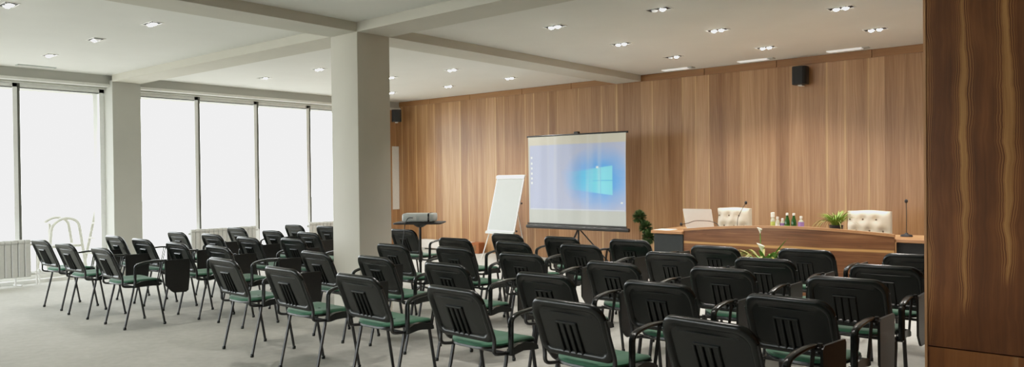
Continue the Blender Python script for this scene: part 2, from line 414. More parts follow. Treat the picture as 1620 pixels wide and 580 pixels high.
# ---------------------------------------------------------------- conference chair
BW, BH = .24, .315
def S(u, v, off=0.):
    t = v/BH; n = Vector((-.5*u*.9, -.927, -.374)); n.normalize()
    return Vector((u, -.208-.124*t+.25*(u*u-.012), .495+.308*t))+n*off
def shell(name, mat, parent):
    b = MB(); cu, cv = 0, BH/2
    def ring(d, off, dt=0.):
        pts = rrect(-BW, 0, BW, BH, [.05,.075,.075,.05], 6)
        out = []
        for p in pts:
            q = ((p[0])*(1-d/BW), cv+(p[1]-cv)*(1-d/cv))
            if q[1] > cv: q = (q[0], q[1]-dt*(q[1]-cv)/cv)
            # slight crown on the top edge
            q = (q[0], q[1]+.008*(1-(q[0]/BW)**2)*(q[1]/BH))
            out.append(S(q[0], q[1], off))
        return out
    R = [ring(.15,-.012), ring(.08,-.013), ring(.03,-.013), ring(.006,-.011), ring(-.002,-.004), ring(-.003,.006), ring(.000,.014), ring(.007,.020), ring(.016,.022), ring(.026,.019), ring(.033,.012,.006),
         ring(.037,.005,.014), ring(.08,.004,.014), ring(.15,.004,.014)]
    b.loft(R, True)
    def ridge(u0, u1, v0, v1, r=.007, off=.006):
        n = 7; b.tube([S(u0+(u1-u0)*k/(n-1), v0+(v1-v0)*k/(n-1), off) for k in range(n)], r, 8)
    ridge(-.16,.16,.249,.249,.004,.003)
    ridge(-.086,.050,.196,.196,.007,.006)
    for k in range(4): ridge(-.082+.0425*k, -.082+.0425*k, .016, .196, .0078, .006)
    return b.build(name, mat, parent, angle=32)
def make_chair():
    t = thing('conference_chair', 'chair', 'chair')
    # upholstered seat and its black under-shell
    def seat_ring(d, z, y0=-.208, y1=.21, w=.222):
        out = []
        for p in rrect(-w+d, y0+d, w-d, y1-d, [max(.155-d*.6,.02),max(.08-d*.3,.02),max(.08-d*.3,.02),max(.155-d*.6,.02)], 7):
            k = (p[1]+.19)/.4; u = p[0]/.22
            out.append((p[0], p[1], z+.012*u*u-.020*max(0,(k-.72)/.28)**2+.006*(1-k)))
        return out
    b = MB(); b.loft([seat_ring(.004,.437), seat_ring(0,.442), seat_ring(0,.452), seat_ring(.012,.463), seat_ring(.05,.467), seat_ring(.12,.463), seat_ring(.20,.460)], True)
    b.build('seat', M['green'], t, angle=50)
    b = MB(); b.loft([seat_ring(.06,.418), seat_ring(.004,.424), seat_ring(-.004,.430), seat_ring(-.002,.441)], True)
    b.build('seat_shell', M['blackp'], t)
    shell('backrest', M['blackp'], t)
    b = MB()
    for s in (-1, 1):
        p0 = S(s*.236, .24, .004); p1 = S(s*.238, .01, .006)
        b.tube(fillet([p0, p1, Vector((s*.232,-.215,.425)), Vector((s*.226,-.13,.412)), Vector((s*.222,.17,.412))], .05), .0105, 8, 1.25)
    for y in (-.10,.125): b.tube([(-.23,y,.410),(.23,y,.410)], .010, 8)
    b.build('frame', M['blackm'], t)
    for s in (-1, 1):
        for y0, y1 in ((-.10,-.195),(.125,.195)):
            b = MB(); b.tube([(s*.232,y0,.425),(s*.234,y0+(y1-y0)*.1,.37),(s*.237,y1,.012)], .0105, 8, 1.2)
            lg = b.build('leg', M['blackm'], t)
            b = MB(); b.lathe([(.013,0),(.0145,.004),(.0145,.022),(.012,.026)], (s*.237,y1,0), 10); b.build('foot_cap', M['blackp'], lg)
    # arm: plastic D-loop on the sitter's right with two thin steel struts
    X = .268
    b = MB()
    pts = fillet([(X,-.105,.415),(X,-.100,.625),(X,-.03,.645),(X,.08,.655),(X,.185,.650)], .032, 4)
    b.tube(pts, [.0125]*len(pts), 10, 1.6)
    prof = [(-.112,.405),(-.085,.405),(.0,.418),(.10,.405),(.135,.405),(.13,.43),(.09,.450),(.02,.466),(-.05,.462),(-.11,.44)]
    b.prism(prof, 0, X-.026, X+.008)
    b.build('armrest', M['blackp'], t)
    b = MB(); b.tube([(X+.004,.172,.645),(X-.002,.120,.415)], .006, 6); b.tube([(X+.004,.150,.645),(X-.002,.105,.415)], .006, 6); b.build('arm_strut', M['blackm'], t)
    b = MB(); b.lathe([(.012,-.03),(.012,.02)], (X+.024,.185,.645), 10); b.rbox(X+.004,.165,.630,X+.034,.20,.650,.004); b.build('tablet_hinge', M['blackm'], t)
    b = MB(); out = [(.175,.40),(.235,.335),(.26,.318),(.385,.312),(.41,.33),(.425,.46),(.43,.635),(.42,.652),(.19,.655),(.172,.64)]
    b.prism(out, 0, X+.030, X+.044); b.build('tablet', M['tablet'], t)
    return t

# centre of each chair, turn in degrees; rows run along the wood wall
RIGHT = [
 [(-5.83,3.445,-1.3),(-4.857,3.383,-.9),(-4.064,3.451,-.6),(-3.115,3.431,-2.8),(-2.298,3.442,-2.6),(-1.47,3.40,-6)],
 [(-5.66,4.235,-3),(-4.904,4.292,-2.3),(-4.067,4.292,-1.2),(-3.095,4.241,1.4),(-2.279,4.321,1.3),(-1.435,4.239,-2.9)],
 [(-5.687,5.140,-1.6),(-4.946,5.253,-1.0),(-4.086,5.18,2.3),(-3.068,5.064,-1.1),(-2.267,5.196,1.0),(-1.434,5.172,1.2)],
 [(-5.70,6.01,1.7),(-4.853,6.007,-2.8),(-4.131,6.142,-.7),(-3.061,5.937,.1),(-2.266,5.949,1.2),(-1.399,5.985,-.9)],
 [(-5.61,6.78,-.7),(-4.823,6.778,-1.2),(-4.031,6.859,1.2),(-3.008,6.67,0),(-2.246,6.822,.4),(-1.413,6.881,1.7)]]
LEFT = [
 [(-9.6,3.26,3),(-8.78,3.24,2.4),(-7.86,3.26,-.4)],
 [(-9.428,3.996,1),(-8.65,3.985,1.1),(-7.794,3.978,-.7),(-6.991,4.014,-.6)],
 [(-9.453,4.761,1.4),(-8.644,4.808,1),(-7.78,4.79,-.2),(-7.16,4.97,-.5)],
 [(-9.583,5.652,.6),(-8.599,5.605,-.4),(-7.849,5.64,-1.6)],
 [(-9.422,6.465,-.5),(-8.68,6.5,0),(-7.239,6.633,.5)]]
ORD = ['leftmost','second from left','third from left','third from right','second from right','rightmost']
ROWR = ['row nearest the viewer','second row from the viewer','middle row','second row from the desk','front row by the desk']
ROWL = ['row nearest the viewer','second row from the viewer','middle row','second row from the back','farthest row']
SPECIAL = {
 ('R',0,0):'black green-seated chair at the left end of the nearest row, before the column',
 ('R',0,5):'large black chair back cut by the bottom of the photo, nearest to the viewer',
 ('R',3,5):'black green-seated chair with its tablet hanging beside the walnut partition edge',
 ('R',4,5):'rightmost black chair of the front row, mostly hidden behind the walnut partition',
 ('R',4,0):'black chair in the front row standing before the flipchart easel',
 ('R',4,1):'black chair in the front row before the tripod pole of the projection screen',
 ('R',4,3):'black chair in the front row before the left half of the walnut desk',
 ('R',4,2):'black chair in the front row before the small topiary tree',
 ('R',4,4):'black chair in the front row just right of the white lily plant',
 ('L',0,0):'black chair at the far left end of the nearest row, beside the radiator',
 ('L',4,2):'black chair standing alone behind the square column beside the projector table',
 ('L',4,1):'black chair in the farthest left row half hidden by the square column',
}
chair0 = make_chair(); first = True
for blk, rows, rn in (('R',RIGHT,ROWR),('L',LEFT,ROWL)):
    for i, row in enumerate(rows):
        for j, (cx, cy, a) in enumerate(row):
            o = chair0 if first else copy_tree(chair0); first = False
            o.location = (cx,cy,0); o.rotation_euler = (0,0,math.radians(a))
            n = len(row)
            if blk == 'R': w = ORD[j]
            else: w = {3:['leftmost','middle one','rightmost'],4:['leftmost','second from the left','third from the left','rightmost']}[n][j]
            lab = SPECIAL.get((blk,i,j)) or 'black green-seated chair, %s in the %s, %s block' % (w, rn[i], 'right' if blk == 'R' else 'left')
            tag(o, lab, 'chair', 'black conference chairs in the right block' if blk == 'R' else 'black conference chairs in the left block')

# ---------------------------------------------------------------- radiators
def make_radiator(name, y0, y1, label):
    t = thing(name, label, 'radiator', (-12.12, (y0+y1)/2, 0), 0, 'white radiators under the windows')
    n = int(round((y1-y0)/.08)); c = (y0+y1)/2
    for k in range(n):
        y = y0-c+(k+.5)*(y1-y0)/n; w = (y1-y0)/n*.46
        b = MB(); b.rbox(-.04,y-w,.12,.04,y+w,.60,.008)
        b.prism([(-.045,.60),(.045,.60),(.045,.625),(.02,.648),(-.02,.648),(-.045,.625)], 1, y-w, y+w)
        b.build('section', M['radiator'], t)
    b = MB()
    for z in (.155,.575): b.tube([(0,y0-c-.03,z),(0,y1-c+.05,z)], .018)
    b.build('manifold', M['radiator'], t)
    b = MB(); b.tube(fillet([(0,y1-c+.05,.155),(0,y1-c+.11,.155),(0,y1-c+.11,.0)], .03), .011); b.tube(fillet([(0,y1-c+.05,.575),(.0,y1-c+.075,.575),(0,y1-c+.075,0)], .03), .011); b.build('pipe', M['white'], t)
    b = MB(); b.lathe([(.018,0),(.02,.02),(.016,.06),(.01,.065)], (0,y1-c+.11,.155), 12); b.build('valve', M['white'], t)
    for s in (-1, 1):
        y = s*(y1-y0)*.32
        b = MB(); b.tube([(0,y,.16),(0,y,.01)], .012); b.tube([(-.06,y,.012),(.10,y+.05,.012)], .012); b.build('foot', M['white'], t)
make_radiator('radiator', 2.55, 3.60, 'white sectional radiator at the far left edge under the window')
make_radiator('radiator', 5.93, 7.12, 'white sectional radiator behind the middle of the left chair block')
make_radiator('radiator', 8.22, 9.35, 'white sectional radiator partly hidden by the square column')

# ---------------------------------------------------------------- ceiling fixtures
def make_downlight(lit):
    t = thing('ceiling_light', 'light', 'ceiling light')
    b = MB()
    for q in ((-.125,-.064,.125,-.057),(-.125,.057,.125,.064),(-.125,-.057,-.118,.057),(.118,-.057,.125,.057)): b.box(q[0],q[1],-.006,q[2],q[3],0)
    b.build('frame', M['trimw'], t, smooth=False)
    b = MB(); b.box(-.118,-.057,-.002,.118,.057,0); b.build('recess', M['recess'], t, smooth=False)
    for s, on in zip((-1,1), lit):
        b = MB(); b.lathe([(.038,-.002),(.040,-.008),(.033,-.010),(.033,-.002)], (s*.044,0,0), 18); r = b.build('lamp_ring', M['chrome'], t)
        b = MB(); b.ball((s*.044,0,-.006), .031, 14, 8, 1, 1, .7); b.build('bulb', M['bulb'] if on else M['bulboff'], t)
    return t
protoL = {}
LIGHTS = [
 (-4.93,6.52,(1,1),'above the right block, brightest pair beside the beam'),
 (-4.97,7.94,(1,1),'second from the beam toward the wood wall, above the front chairs'),
 (-4.98,9.30,(0,1),'dim one close to the wood wall, right of the beam end'),
 (-3.67,6.56,(0,1),'half lit at the top edge of the photo'),
 (-3.70,7.95,(1,1),'bright pair in the middle of the right ceiling bay'),
 (-3.75,9.48,(1,1),'bright pair near the wood wall above the wall speaker side'),
 (-2.31,7.76,(1,1),'at the top edge of the photo over the desk'),
 (-2.36,9.18,(1,1),'rightmost, just above the vent by the wood wall'),
 (-8.02,8.02,(1,1),'middle bay behind the beam, left of three over the flipchart'),
 (-8.01,9.35,(1,1),'middle bay behind the beam, nearest the screen'),
 (-9.50,9.40,(1,1),'middle bay behind the beam, over the projector'),
 (-9.33,7.92,(1,1),'beside the right edge of the square column, upper of two'),
 (-10.96,9.31,(1,1),'beside the right edge of the square column, lower of two'),
 (-9.38,6.59,(1,1),'just left of the square column near the windows'),
 (-10.80,6.54,(0,1),'dim one close to the windows left of the square column'),
 (-8.0,2.235,(1,1),'at the top left corner of the photo'),
 (-7.9,3.495,(1,1),'bright one in the left ceiling bay, nearest the beam'),
 (-9.23,3.44,(1,0),'half lit in the middle of the left ceiling bay'),
 (-10.79,3.46,(1,1),'in the left ceiling bay above the window header')]
def add_spot(x, y, p):
    L = bpy.data.lights.new('downlight_lamp', 'SPOT'); L.energy = p; L.color = (1,.945,.88); L.spot_size = math.radians(122); L.spot_blend = .75; L.shadow_soft_size = .05
    o = bpy.data.objects.new('downlight_lamp', L); COL.objects.link(o); o.location = (x,y,H-.06)
SPOT = 102
for x, y, lit, where in LIGHTS:
    if lit not in protoL: o = protoL[lit] = make_downlight(lit)
    else: o = copy_tree(protoL[lit])
    o.location = (x,y,H); tag(o, 'recessed twin ceiling spotlight, '+where, 'ceiling light', 'recessed twin ceiling lights')
    add_spot(x, y, SPOT*(.6+.2*sum(lit))*(1 if x > -6 else (.95 if y > 7 else .4)))
for x, y in ((-2.3,6.5),(-3.7,3.2),(-2.3,3.2),(-1.0,9.2),(-1.0,7.8)): add_spot(x, y, SPOT)

VENTS = [(-5.53,10.40,'in the ceiling right of the beam end'),(-4.30,10.40,'in the ceiling left of the wall speaker'),(-3.05,10.40,'in the ceiling right of the wall speaker')]
for k, (x, y, wh) in enumerate(VENTS):
    t = thing('ceiling_vent', 'slim white slot air vent '+wh, 'air vent', (x,y,H), 0, 'slot air vents along the wood wall')
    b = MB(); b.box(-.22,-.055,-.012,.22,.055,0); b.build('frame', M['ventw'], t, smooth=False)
    b = MB(); b.box(.225,-.05,-.010,.30,.05,0); b.build('end_box', M['bluegrey'], t, smooth=False)
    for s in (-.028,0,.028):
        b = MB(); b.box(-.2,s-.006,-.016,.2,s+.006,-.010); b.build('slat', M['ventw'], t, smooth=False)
t = thing('ceiling_vent', 'slim grey slot air vent in the ceiling at far left by the window header', 'air vent', (-11.95,3.66,H), PI/2)
b = MB(); b.box(-.24,-.06,-.012,.24,.06,0); b.build('frame', M['bluegrey'], t, smooth=False)
for s in (-.028,0,.028):
    b = MB(); b.box(-.22,s-.006,-.016,.22,s+.006,-.010); b.build('slat', M['trimw'], t, smooth=False)

# wall speakers
def speaker(loc, rz, label):
    t = thing('wall_speaker', label, 'speaker', loc, rz)
    b = MB(); out = rrect(-.1,-.19,.1,-.02,[.06,.02,.02,.06],5); b.loft([[(p[0]*.96,p[1]*.97,-.125) for p in out],[(p[0],p[1],-.118) for p in out],[(p[0],p[1],.118) for p in out],[(p[0]*.96,p[1]*.97,.125) for p in out]], True); b.build('cabinet', M['dark'], t)
    b = MB(); b.prism([(-.104,-.10),(-.092,-.15),(-.06,-.193),(.06,-.193),(.092,-.15),(.10,-.10),(.09,-.10),(.05,-.185),(-.05,-.185),(-.09,-.10)], 2, -.11, .11); b.build('grille', M['recess'], t)
    b = MB(); b.rbox(-.045,-.03,-.05,.045,.02,.05,.006); b.rbox(-.03,-.12,-.145,.03,.0,-.128,.005); b.build('bracket', M['white'], t)
speaker((-3.68,YW-.03,2.83), 0, 'black wall speaker high on the wood wall above the desk')
speaker((-12.02,10.35,2.77), PI/2*.6, 'black wall speaker in the far corner beside the square column')

# ---------------------------------------------------------------- projection screen on tripod
t = thing('projection_screen', 'white projection screen on a black tripod showing a blue computer desktop', 'projection screen', (-6.88,9.6,0))
def screen_mat():
    q = NT('projected_desktop_image'); v, x, y, z = q.coords()
    # u,w in 0..1 across the cloth
    u = q.math('DIVIDE', q.math('ADD', x, .93), 1.86); w = q.math('DIVIDE', q.math('SUBTRACT', z, .69), 1.41)
    def rect(x0, x1, z0, z1, s=.004):
        a = q.math('MULTIPLY', q.step(x, x0-s, x0+s), q.math('SUBTRACT', 1., q.step(x, x1-s, x1+s)))
        c = q.math('MULTIPLY', q.step(z, z0-s, z0+s), q.math('SUBTRACT', 1., q.step(z, z1-s, z1+s)))
        return q.math('MULTIPLY', a, c)
    dx = q.math('DIVIDE', q.math('SUBTRACT', x, .48), .75); dz = q.math('DIVIDE', q.math('SUBTRACT', z, 1.42), .55)
    r = q.math('SQRT', q.math('ADD', q.math('MULTIPLY', dx, dx), q.math('MULTIPLY', dz, dz)))
    n = q.noise(q.vec(q.math('MULTIPLY', x, 2.), 0, q.math('MULTIPLY', z, 3.)), 1.5, 2)
    r = q.math('ADD', r, q.math('MULTIPLY', q.math('SUBTRACT', n, .5), .25))
    img = q.ramp(r, [(.0,srgb(84,176,255)),(.38,srgb(112,176,250)),(.72,srgb(158,186,236)),(1.,srgb(186,194,222))])
    # light beams fanning to the left of the panes
    zc = q.math('SUBTRACT', z, 1.395)
    fan = q.math('DIVIDE', q.math('ABSOLUTE', zc), q.math('ADD', .235, q.math('MULTIPLY', q.math('SUBTRACT', x, .70), .10)))
    lines = q.noise(q.vec(q.math('MULTIPLY', fan, 7.), q.step(zc, -.01, .01), q.math('MULTIPLY', x, .8)), 1, 2)
    beam = q.math('MULTIPLY', q.math('MULTIPLY', q.step(x, -.25, .5), q.math('SUBTRACT', 1., q.step(x, .69, .71))), q.math('SUBTRACT', 1., q.step(fan, .75, 1.05)))
    img = q.mix(q.math('MULTIPLY', beam, q.math('ADD', .45, q.math('MULTIPLY', lines, .7))), img, srgb(104,226,252))
    # the four panes of the logo with a slight perspective flare
    hgt = q.math('ADD', .195, q.math('MULTIPLY', q.math('SUBTRACT', x, .36), .10))
    pane = q.math('MULTIPLY', q.math('MULTIPLY', q.step(x, .15, .55), q.math('SUBTRACT', 1., q.step(x, .70, .71))), q.math('SUBTRACT', 1., q.step(q.math('ABSOLUTE', zc), q.math('SUBTRACT', hgt, .01), hgt)))
    img = q.mix(q.math('MULTIPLY', pane, .75), img, srgb(150,236,255))
    cross = q.math('MAXIMUM', rect(.33,.71,1.388,1.402,.004), rect(.475,.487,1.16,1.63,.004))
    img = q.mix(q.math('MULTIPLY', q.math('MULTIPLY', cross, pane), .55), img, srgb(70,170,235))
    glow = rect(.40,.44,1.585,1.615,.012); img = q.mix(glow, img, srgb(240,255,255))
    icons = None
    for zz in (1.775,1.68,1.60,1.515,1.435,1.36):
        k = rect(-.895,-.862,zz-.018,zz+.018,.006); icons = k if icons is None else q.math('MAXIMUM', icons, k)
    icons = q.math('MAXIMUM', icons, rect(.845,.885,1.04,1.065,.006))
    img = q.mix(icons, img, srgb(240,246,246))
    img = q.mix(q.math('MULTIPLY', rect(-.91,.91,.925,.945,.004), .6), img, srgb(226,232,236))
    inside = rect(-.915,.935,.925,1.975,.012)
    cloth = q.mix(q.step(z, 1.0, 1.9), srgb(198,202,196), srgb(208,204,188))
    edgev = q.math('MULTIPLY', q.math('SUBTRACT', 1., q.step(q.math('ABSOLUTE', x), .86, .93)), .9)
    c = q.mix(inside, cloth, img)
    # soft hanging creases, their light painted in as paler streaks
    cre = q.noise(q.vec(q.math('MULTIPLY', x, 7.), 0, q.math('MULTIPLY', z, .3)), 1, 2)
    c = q.mix(q.math('MULTIPLY', q.step(cre, .5, .75), .18), c, srgb(230,232,226))
    c = q.mix(1., c, (.82,.82,.82,1), 'MULTIPLY')
    q.base(c, .8, .1)
    q.l.new(c, q.b.inputs['Emission Color']); q.b.inputs['Emission Strength'].default_value = SCREEN_E
    return q.m
SCREEN_E = .26
b = MB()
N = 40; fr = []; bk = []
for i in range(N+1):
    x = -.945+1.89*i/N; d = .006*math.sin(i*.9)+.008*math.sin(i*.31)
    fr.append([(x*(1-.012*(1-k)),-.012+d*k*(1-k)*4,.66+1.455*k) for k in (0,.25,.5,.75,1)])
b.add([p for r in fr for p in r], [(i*5+j,(i+1)*5+j,(i+1)*5+j+1,i*5+j+1) for i in range(N) for j in range(4)])
cl = b.build('screen_cloth', screen_mat(), t)
b = MB(); b.tube([(-.97,0,2.125),(.97,0,2.12)], .016, 10); b.build('top_bar', M['blackm'], t)
b = MB(); b.tube([(-.985,-.012,.645),(.985,-.012,.645)], .030, 12); b.tube([(-.96,-.02,.695),(.95,-.02,.69)], .012, 8); b.build('roller_case', M['blackm'], t)
b = MB(); b.tube([(.02,.045,.30),(.02,.045,2.16)], .014, 10); b.rbox(-.03,.0,2.10,.06,.06,2.17,.008); b.build('pole', M['blackm'], t)
b = MB(); b.rbox(-.02,.01,.62,.06,.075,.72,.01); b.build('clamp', M['blackm'], t)
for a in (-90,30,150):
    b = MB(); c_, s_ = math.cos(math.radians(a)), math.sin(math.radians(a)); b.tube([(.02+c_*.02,.045+s_*.02,.62),(.02+c_*.55,.045+s_*.55,.015)], .011, 8); lg = b.build('leg', M['blackm'], t)
    b = MB(); b.ball((.02+c_*.55,.045+s_*.55,.014), .016, 8, 6, 1,1,.85); b.build('foot_cap', M['dark'], lg)

# ---------------------------------------------------------------- flipchart
t = thing('flipchart_easel', 'white flipchart whiteboard on a slim easel left of the projection screen', 'flipchart', (-8.72,9.92,0), math.radians(-6))
def fl(u, v): # board coordinates: u across, v up the lean
    return (u, -.02+.27*v, .50+.99*v)
b = MB(); b.loft([[ (p[0],-.02+.27*p[1]-o_,.50+.99*p[1]-.25*o_) for p in rrect(-.355,0,.355,1.0,.015,3)] for o_ in (0,.018)], True); b.build('board', M['white'], t)
b = MB(); b.loft([[ (p[0],-.02+.27*p[1]-o_,.50+.99*p[1]-.25*o_) for p in rrect(-.365,.955,.365,1.01,.008,3)] for o_ in (-.004,.034)], True); b.build('clamp_bar', M['trimw'], t)
b = MB(); b.loft([[ (p[0],-.02+.27*p[1]-o_,.50+.99*p[1]-.25*o_) for p in rrect(-.36,-.03,.36,.012,.006,3)] for o_ in (-.002,.05)], True); b.build('pen_tray', M['bluegrey'], t)
b = MB(); b.loft([[ (p[0],-.02+.27*p[1]-o_,.50+.99*p[1]-.25*o_) for p in rrect(-.33,.03,.33,.94,.004,2)] for o_ in (.019,.022)], True); b.build('paper_pad', M['padpaper'], t)
for s in (-1, 1):
    b = MB(); b.tube([(s*.25,.24,1.45),(s*.29,-.03,.48),(s*.36,-.17,.0)], .010, 8); b.build('leg', M['trimw'], t)
b = MB(); b.tube([(0,.25,1.42),(.05,.55,.0)], .010, 8); b.build('leg', M['trimw'], t)
b = MB(); b.ball((.375,.13,1.0), .018, 10, 6); b.ball((.375,-.0,.52), .018, 10, 6); b.build('knob', M['dark'], t)

# ---------------------------------------------------------------- projector and its table
PTX, PTY = -6.87, 6.28
t = thing('projector_table', 'small dark projector table on a single post beside the square column', 'table', (PTX,PTY,0), math.radians(37))
b = MB(); b.loft([[(p[0]*k,p[1]*k,z) for p in rrect(-.30,-.22,.30,.22,.05,5)] for k, z in ((.97,.895),(1,.90),(1,.91),(.985,.915))], True); b.build('tabletop', M['lightred'] if False else M['dark'], t)
b = MB(); b.lathe([(.035,.85),(.075,.875),(.09,.895)], (0,0,0), 16); b.build('collar', M['dark'], t)
b = MB(); b.tube([(0,0,.06),(0,0,.88)], .016, 12); b.lathe([(.024,.42),(.024,.50)], (0,0,0), 12); b.build('post', M['blackm'], t)
for a in (15,135,255):
    b = MB(); c_, s_ = math.cos(math.radians(a)), math.sin(math.radians(a)); b.tube(fillet([(0,0,.12),(c_*.12,s_*.12,.08),(c_*.30,s_*.30,.012)], .05), .012, 8); b.build('leg', M['blackm'], t)
p = thing('projector', 'grey and white projector on the dark projector table', 'projector', (PTX,PTY,.915), math.radians(37))
b = MB(); b.loft([[(q[0]*k,q[1]*k,z) for q in rrect(-.20,-.14,.20,.14,.03,5)] for k, z in ((.95,.012),(1,.025),(1,.085),(.985,.10),(.93,.108))], True); b.build('housing', M['bluegrey'], p)
b = MB(); b.box(-.09,-.145,.03,-.02,-.139,.07); b.box(.02,-.145,.03,.15,-.139,.075); b.build('connector_panel', M['radiator'], p)
b = MB(); b.loft([[(.12+dx,q[0],q[1]) for q in rrect(-.145,.008,.145,.112,.02,4)] for dx in (0,.02)], True); b.build('strap', M['dark'], p)
b = MB(); b.tube([(-.05,.13,.06),(-.05,.17,.06)], [.04,.042], 14); b.build('lens', M['dark'], p)
for sx in (-.15,.15):
    for sy in (-.1,.1):
        b = MB(); b.lathe([(.012,0),(.012,.014)], (sx,sy,0), 8); b.build('foot', M['dark'], p)
b = MB(); b.tube(fillet([(-.06,-.152,.06),(-.11,-.185,.065),(-.14,-.235,.0),(-.16,-.27,-.2),(-.22,-.25,-.6),(-.24,-.20,-.895)], .06), .005, 6)
cb = b.build('power_cable', M['dark']); cb.location = (PTX,PTY,.915); cb.rotation_euler = (0,0,math.radians(37)); tag(cb, 'thin black cable hanging from the projector table to the floor', 'cable')

# ---------------------------------------------------------------- low white box on the wall
t = thing('floor_convector', 'low white convector box at the foot of the wood wall behind the projector', 'convector', (-10.73,10.55,0))
b = MB(); b.rbox(-.73,-.08,.03,.73,.08,.20,.012); b.build('casing', M['boxwhite'], t)
b = MB(); b.box(-.68,-.03,.198,.68,.03,.204); b.build('grille', M['radiator'], t, smooth=False)
b = MB(); b.box(-.68,-.07,0,-.60,.07,.035); b.build('foot', M['radiator'], t, smooth=False)
b = MB(); b.box(.60,-.07,0,.68,.07,.035); b.build('foot', M['radiator'], t, smooth=False)
t = thing('cardboard_box', 'small brown box at the foot of the wood wall left of the flipchart', 'box', (-9.86,10.50,0), .1)
b = MB(); b.rbox(-.1,-.09,0,.1,.09,.21,.006); b.build('carton', M['lightred'], t)
b = MB(); b.box(-.1,-.002,.208,.1,.002,.2125); b.box(-.03,-.091,.05,.03,-.089,.16); b.build('tape', M['stem'], t, smooth=False)

# ---------------------------------------------------------------- presidium desk
t = thing('presidium_desk', 'long walnut speakers desk with arched front panel and dark side panels', 'desk', (0,0,0))
def yf(x):  # gently bowed front line from the left module to the right one
    k = (x+4.38)/2.36; return 8.40+.12*k-.10*math.sin(PI*min(max(k,0),1))
def zt(x):
    k = min(max((x+4.38)/2.36,0),1); return .795+.018*k+.068*math.sin(PI*k)**.9
b = MB(); xs = [-4.38+2.36*i/28 for i in range(29)]
b.loft([[(x,yf(x),.02),(x,yf(x),zt(x)-.028),(x,yf(x)+.03,zt(x)-.028),(x,yf(x)+.03,.02)] for x in xs], True); b.build('front_panel', M['veneer_desk'], t)
b = MB(); b.loft([[(x,yf(x)-.006,zt(x)-.028),(x,yf(x)-.006,zt(x)),(x,yf(x)+.05,zt(x)),(x,yf(x)+.05,zt(x)-.028)] for x in xs], True); b.build('ledge', M['veneer_top'], t)
b = MB(); b.loft([[(x,yf(x)+.035,.732),(x,yf(x)+.035,.765),(x,9.15,.765),(x,9.15,.732)] for x in xs], True)
b.rbox(-4.82,8.36,.727,-4.382,9.15,.765,.004); b.rbox(-2.018,8.56,.727,-1.35,9.20,.765,.004)
tag(b.build('desk_worktop', M['veneer_top']), 'light walnut worktop of the speakers desk carrying laptop and bottles', 'worktop')
b = MB(); b.rbox(-4.79,8.385,.0,-4.385,8.42,.722,.005); b.rbox(-4.79,8.42,.0,-4.75,9.1,.722,.005); b.build('side_panel', M['darkpanel'], t)
b = MB(); b.rbox(-2.018,8.60,.0,-1.38,8.64,.725,.005); b.rbox(-1.42,8.64,.0,-1.38,9.18,.725,.005); b.build('side_panel', M['recess'], t)

# cream tufted armchairs behind the desk
def make_tufted(w, h):
    t = thing('office_chair', 'chair', 'office chair')
    nx, nz = 24, 20
    z0, z1 = .50, h
    btn = []
    for r, zz in enumerate((z1-.10, z1-.235, z1-.37)):
        for k in range(-2, 3):
            xx = (k+(.5 if r % 2 == 0 else 0))*w*.31+.012
            if abs(xx) < w*.47: btn.append((xx,zz))
    def front(i, j):
        u = -1+2*i/nx; v = j/nz; x = u*w/2*(1-.06*v*0); z = z0+(z1-z0)*v
        d = .045*(1-abs(u)**6)*(1-abs(2*v-1)**8)
        for bx, bz in btn:
            q = ((x-bx)**2+(z-bz)**2)/.0016; d -= .035*math.exp(-q)
        return (x, -.03-d*1.0, z+.006*math.cos(u*PI)*v)
    b = MB(); vs = []; fs = []
    for i in range(nx+1):
        for j in range(nz+1): vs.append(front(i,j))
    m = nz+1
    for i in range(nx):
        for j in range(nz): fs.append((i*m+j,(i+1)*m+j,(i+1)*m+j+1,i*m+j+1))
    o = len(vs)
    for i in range(nx+1):
        for j in range(nz+1): x,y,z = front(i,j); vs.append((x,.05,z))
    for i in range(nx):
        for j in range(nz): fs.append((o+i*m+j,o+i*m+j+1,o+(i+1)*m+j+1,o+(i+1)*m+j))
    for i in range(nx):
        fs.append((i*m,o+i*m,o+(i+1)*m,(i+1)*m)); fs.append((i*m+nz,(i+1)*m+nz,o+(i+1)*m+nz,o+i*m+nz))
    for j in range(nz):
        fs.append((j,j+1,o+j+1,o+j)); fs.append((nx*m+j,o+nx*m+j,o+nx*m+j+1,nx*m+j+1))
    b.add(vs, fs); bk = b.build('backrest', M['leather'], t, angle=60)
    for bx, bz in btn:
        b = MB(); b.ball((bx,-.042,bz), .012, 10, 6, 1,.6,1); b.build('button', M['button'], bk)
    b = MB(); b.rbox(-w/2,-.52,.40,w/2,.02,.50,.03); b.build('seat', M['leather'], t)
    b = MB(); b.tube([(0,-.22,.08),(0,-.22,.40)], .03, 12); b.build('column', M['chrome'], t)
    b = MB()
    for k in range(5):
        a = 2*PI*k/5; b.tube([(0,-.22,.10),(.28*math.cos(a),-.22+.28*math.sin(a),.06)], [.024,.016], 8)
    b.build('base', M['chrome'], t)
    for k in range(5):
        a = 2*PI*k/5; b = MB(); b.ball((.28*math.cos(a),-.22+.28*math.sin(a),.027), .027, 10, 6); b.build('caster', M['dark'], t)
    return t
o = make_tufted(.44, 1.02); o.location = (-4.17,9.72,0); o.rotation_euler = (0,0,PI+.0)
tag(o, 'cream tufted office chair behind the desk beside the white laptop', 'office chair', 'cream tufted office chairs')
o2 = make_tufted(.47, 1.015); o2.location = (-2.50,9.72,0); o2.rotation_euler = (0,0,PI)
tag(o2, 'cream tufted office chair behind the right end of the desk beside the potted grass', 'office chair', 'cream tufted office chairs')
for o in (o, o2):      # backs face the audience side: turn so the tufted front looks at the hall
    o.rotation_euler = (0,0,0); o.location.y = 9.42

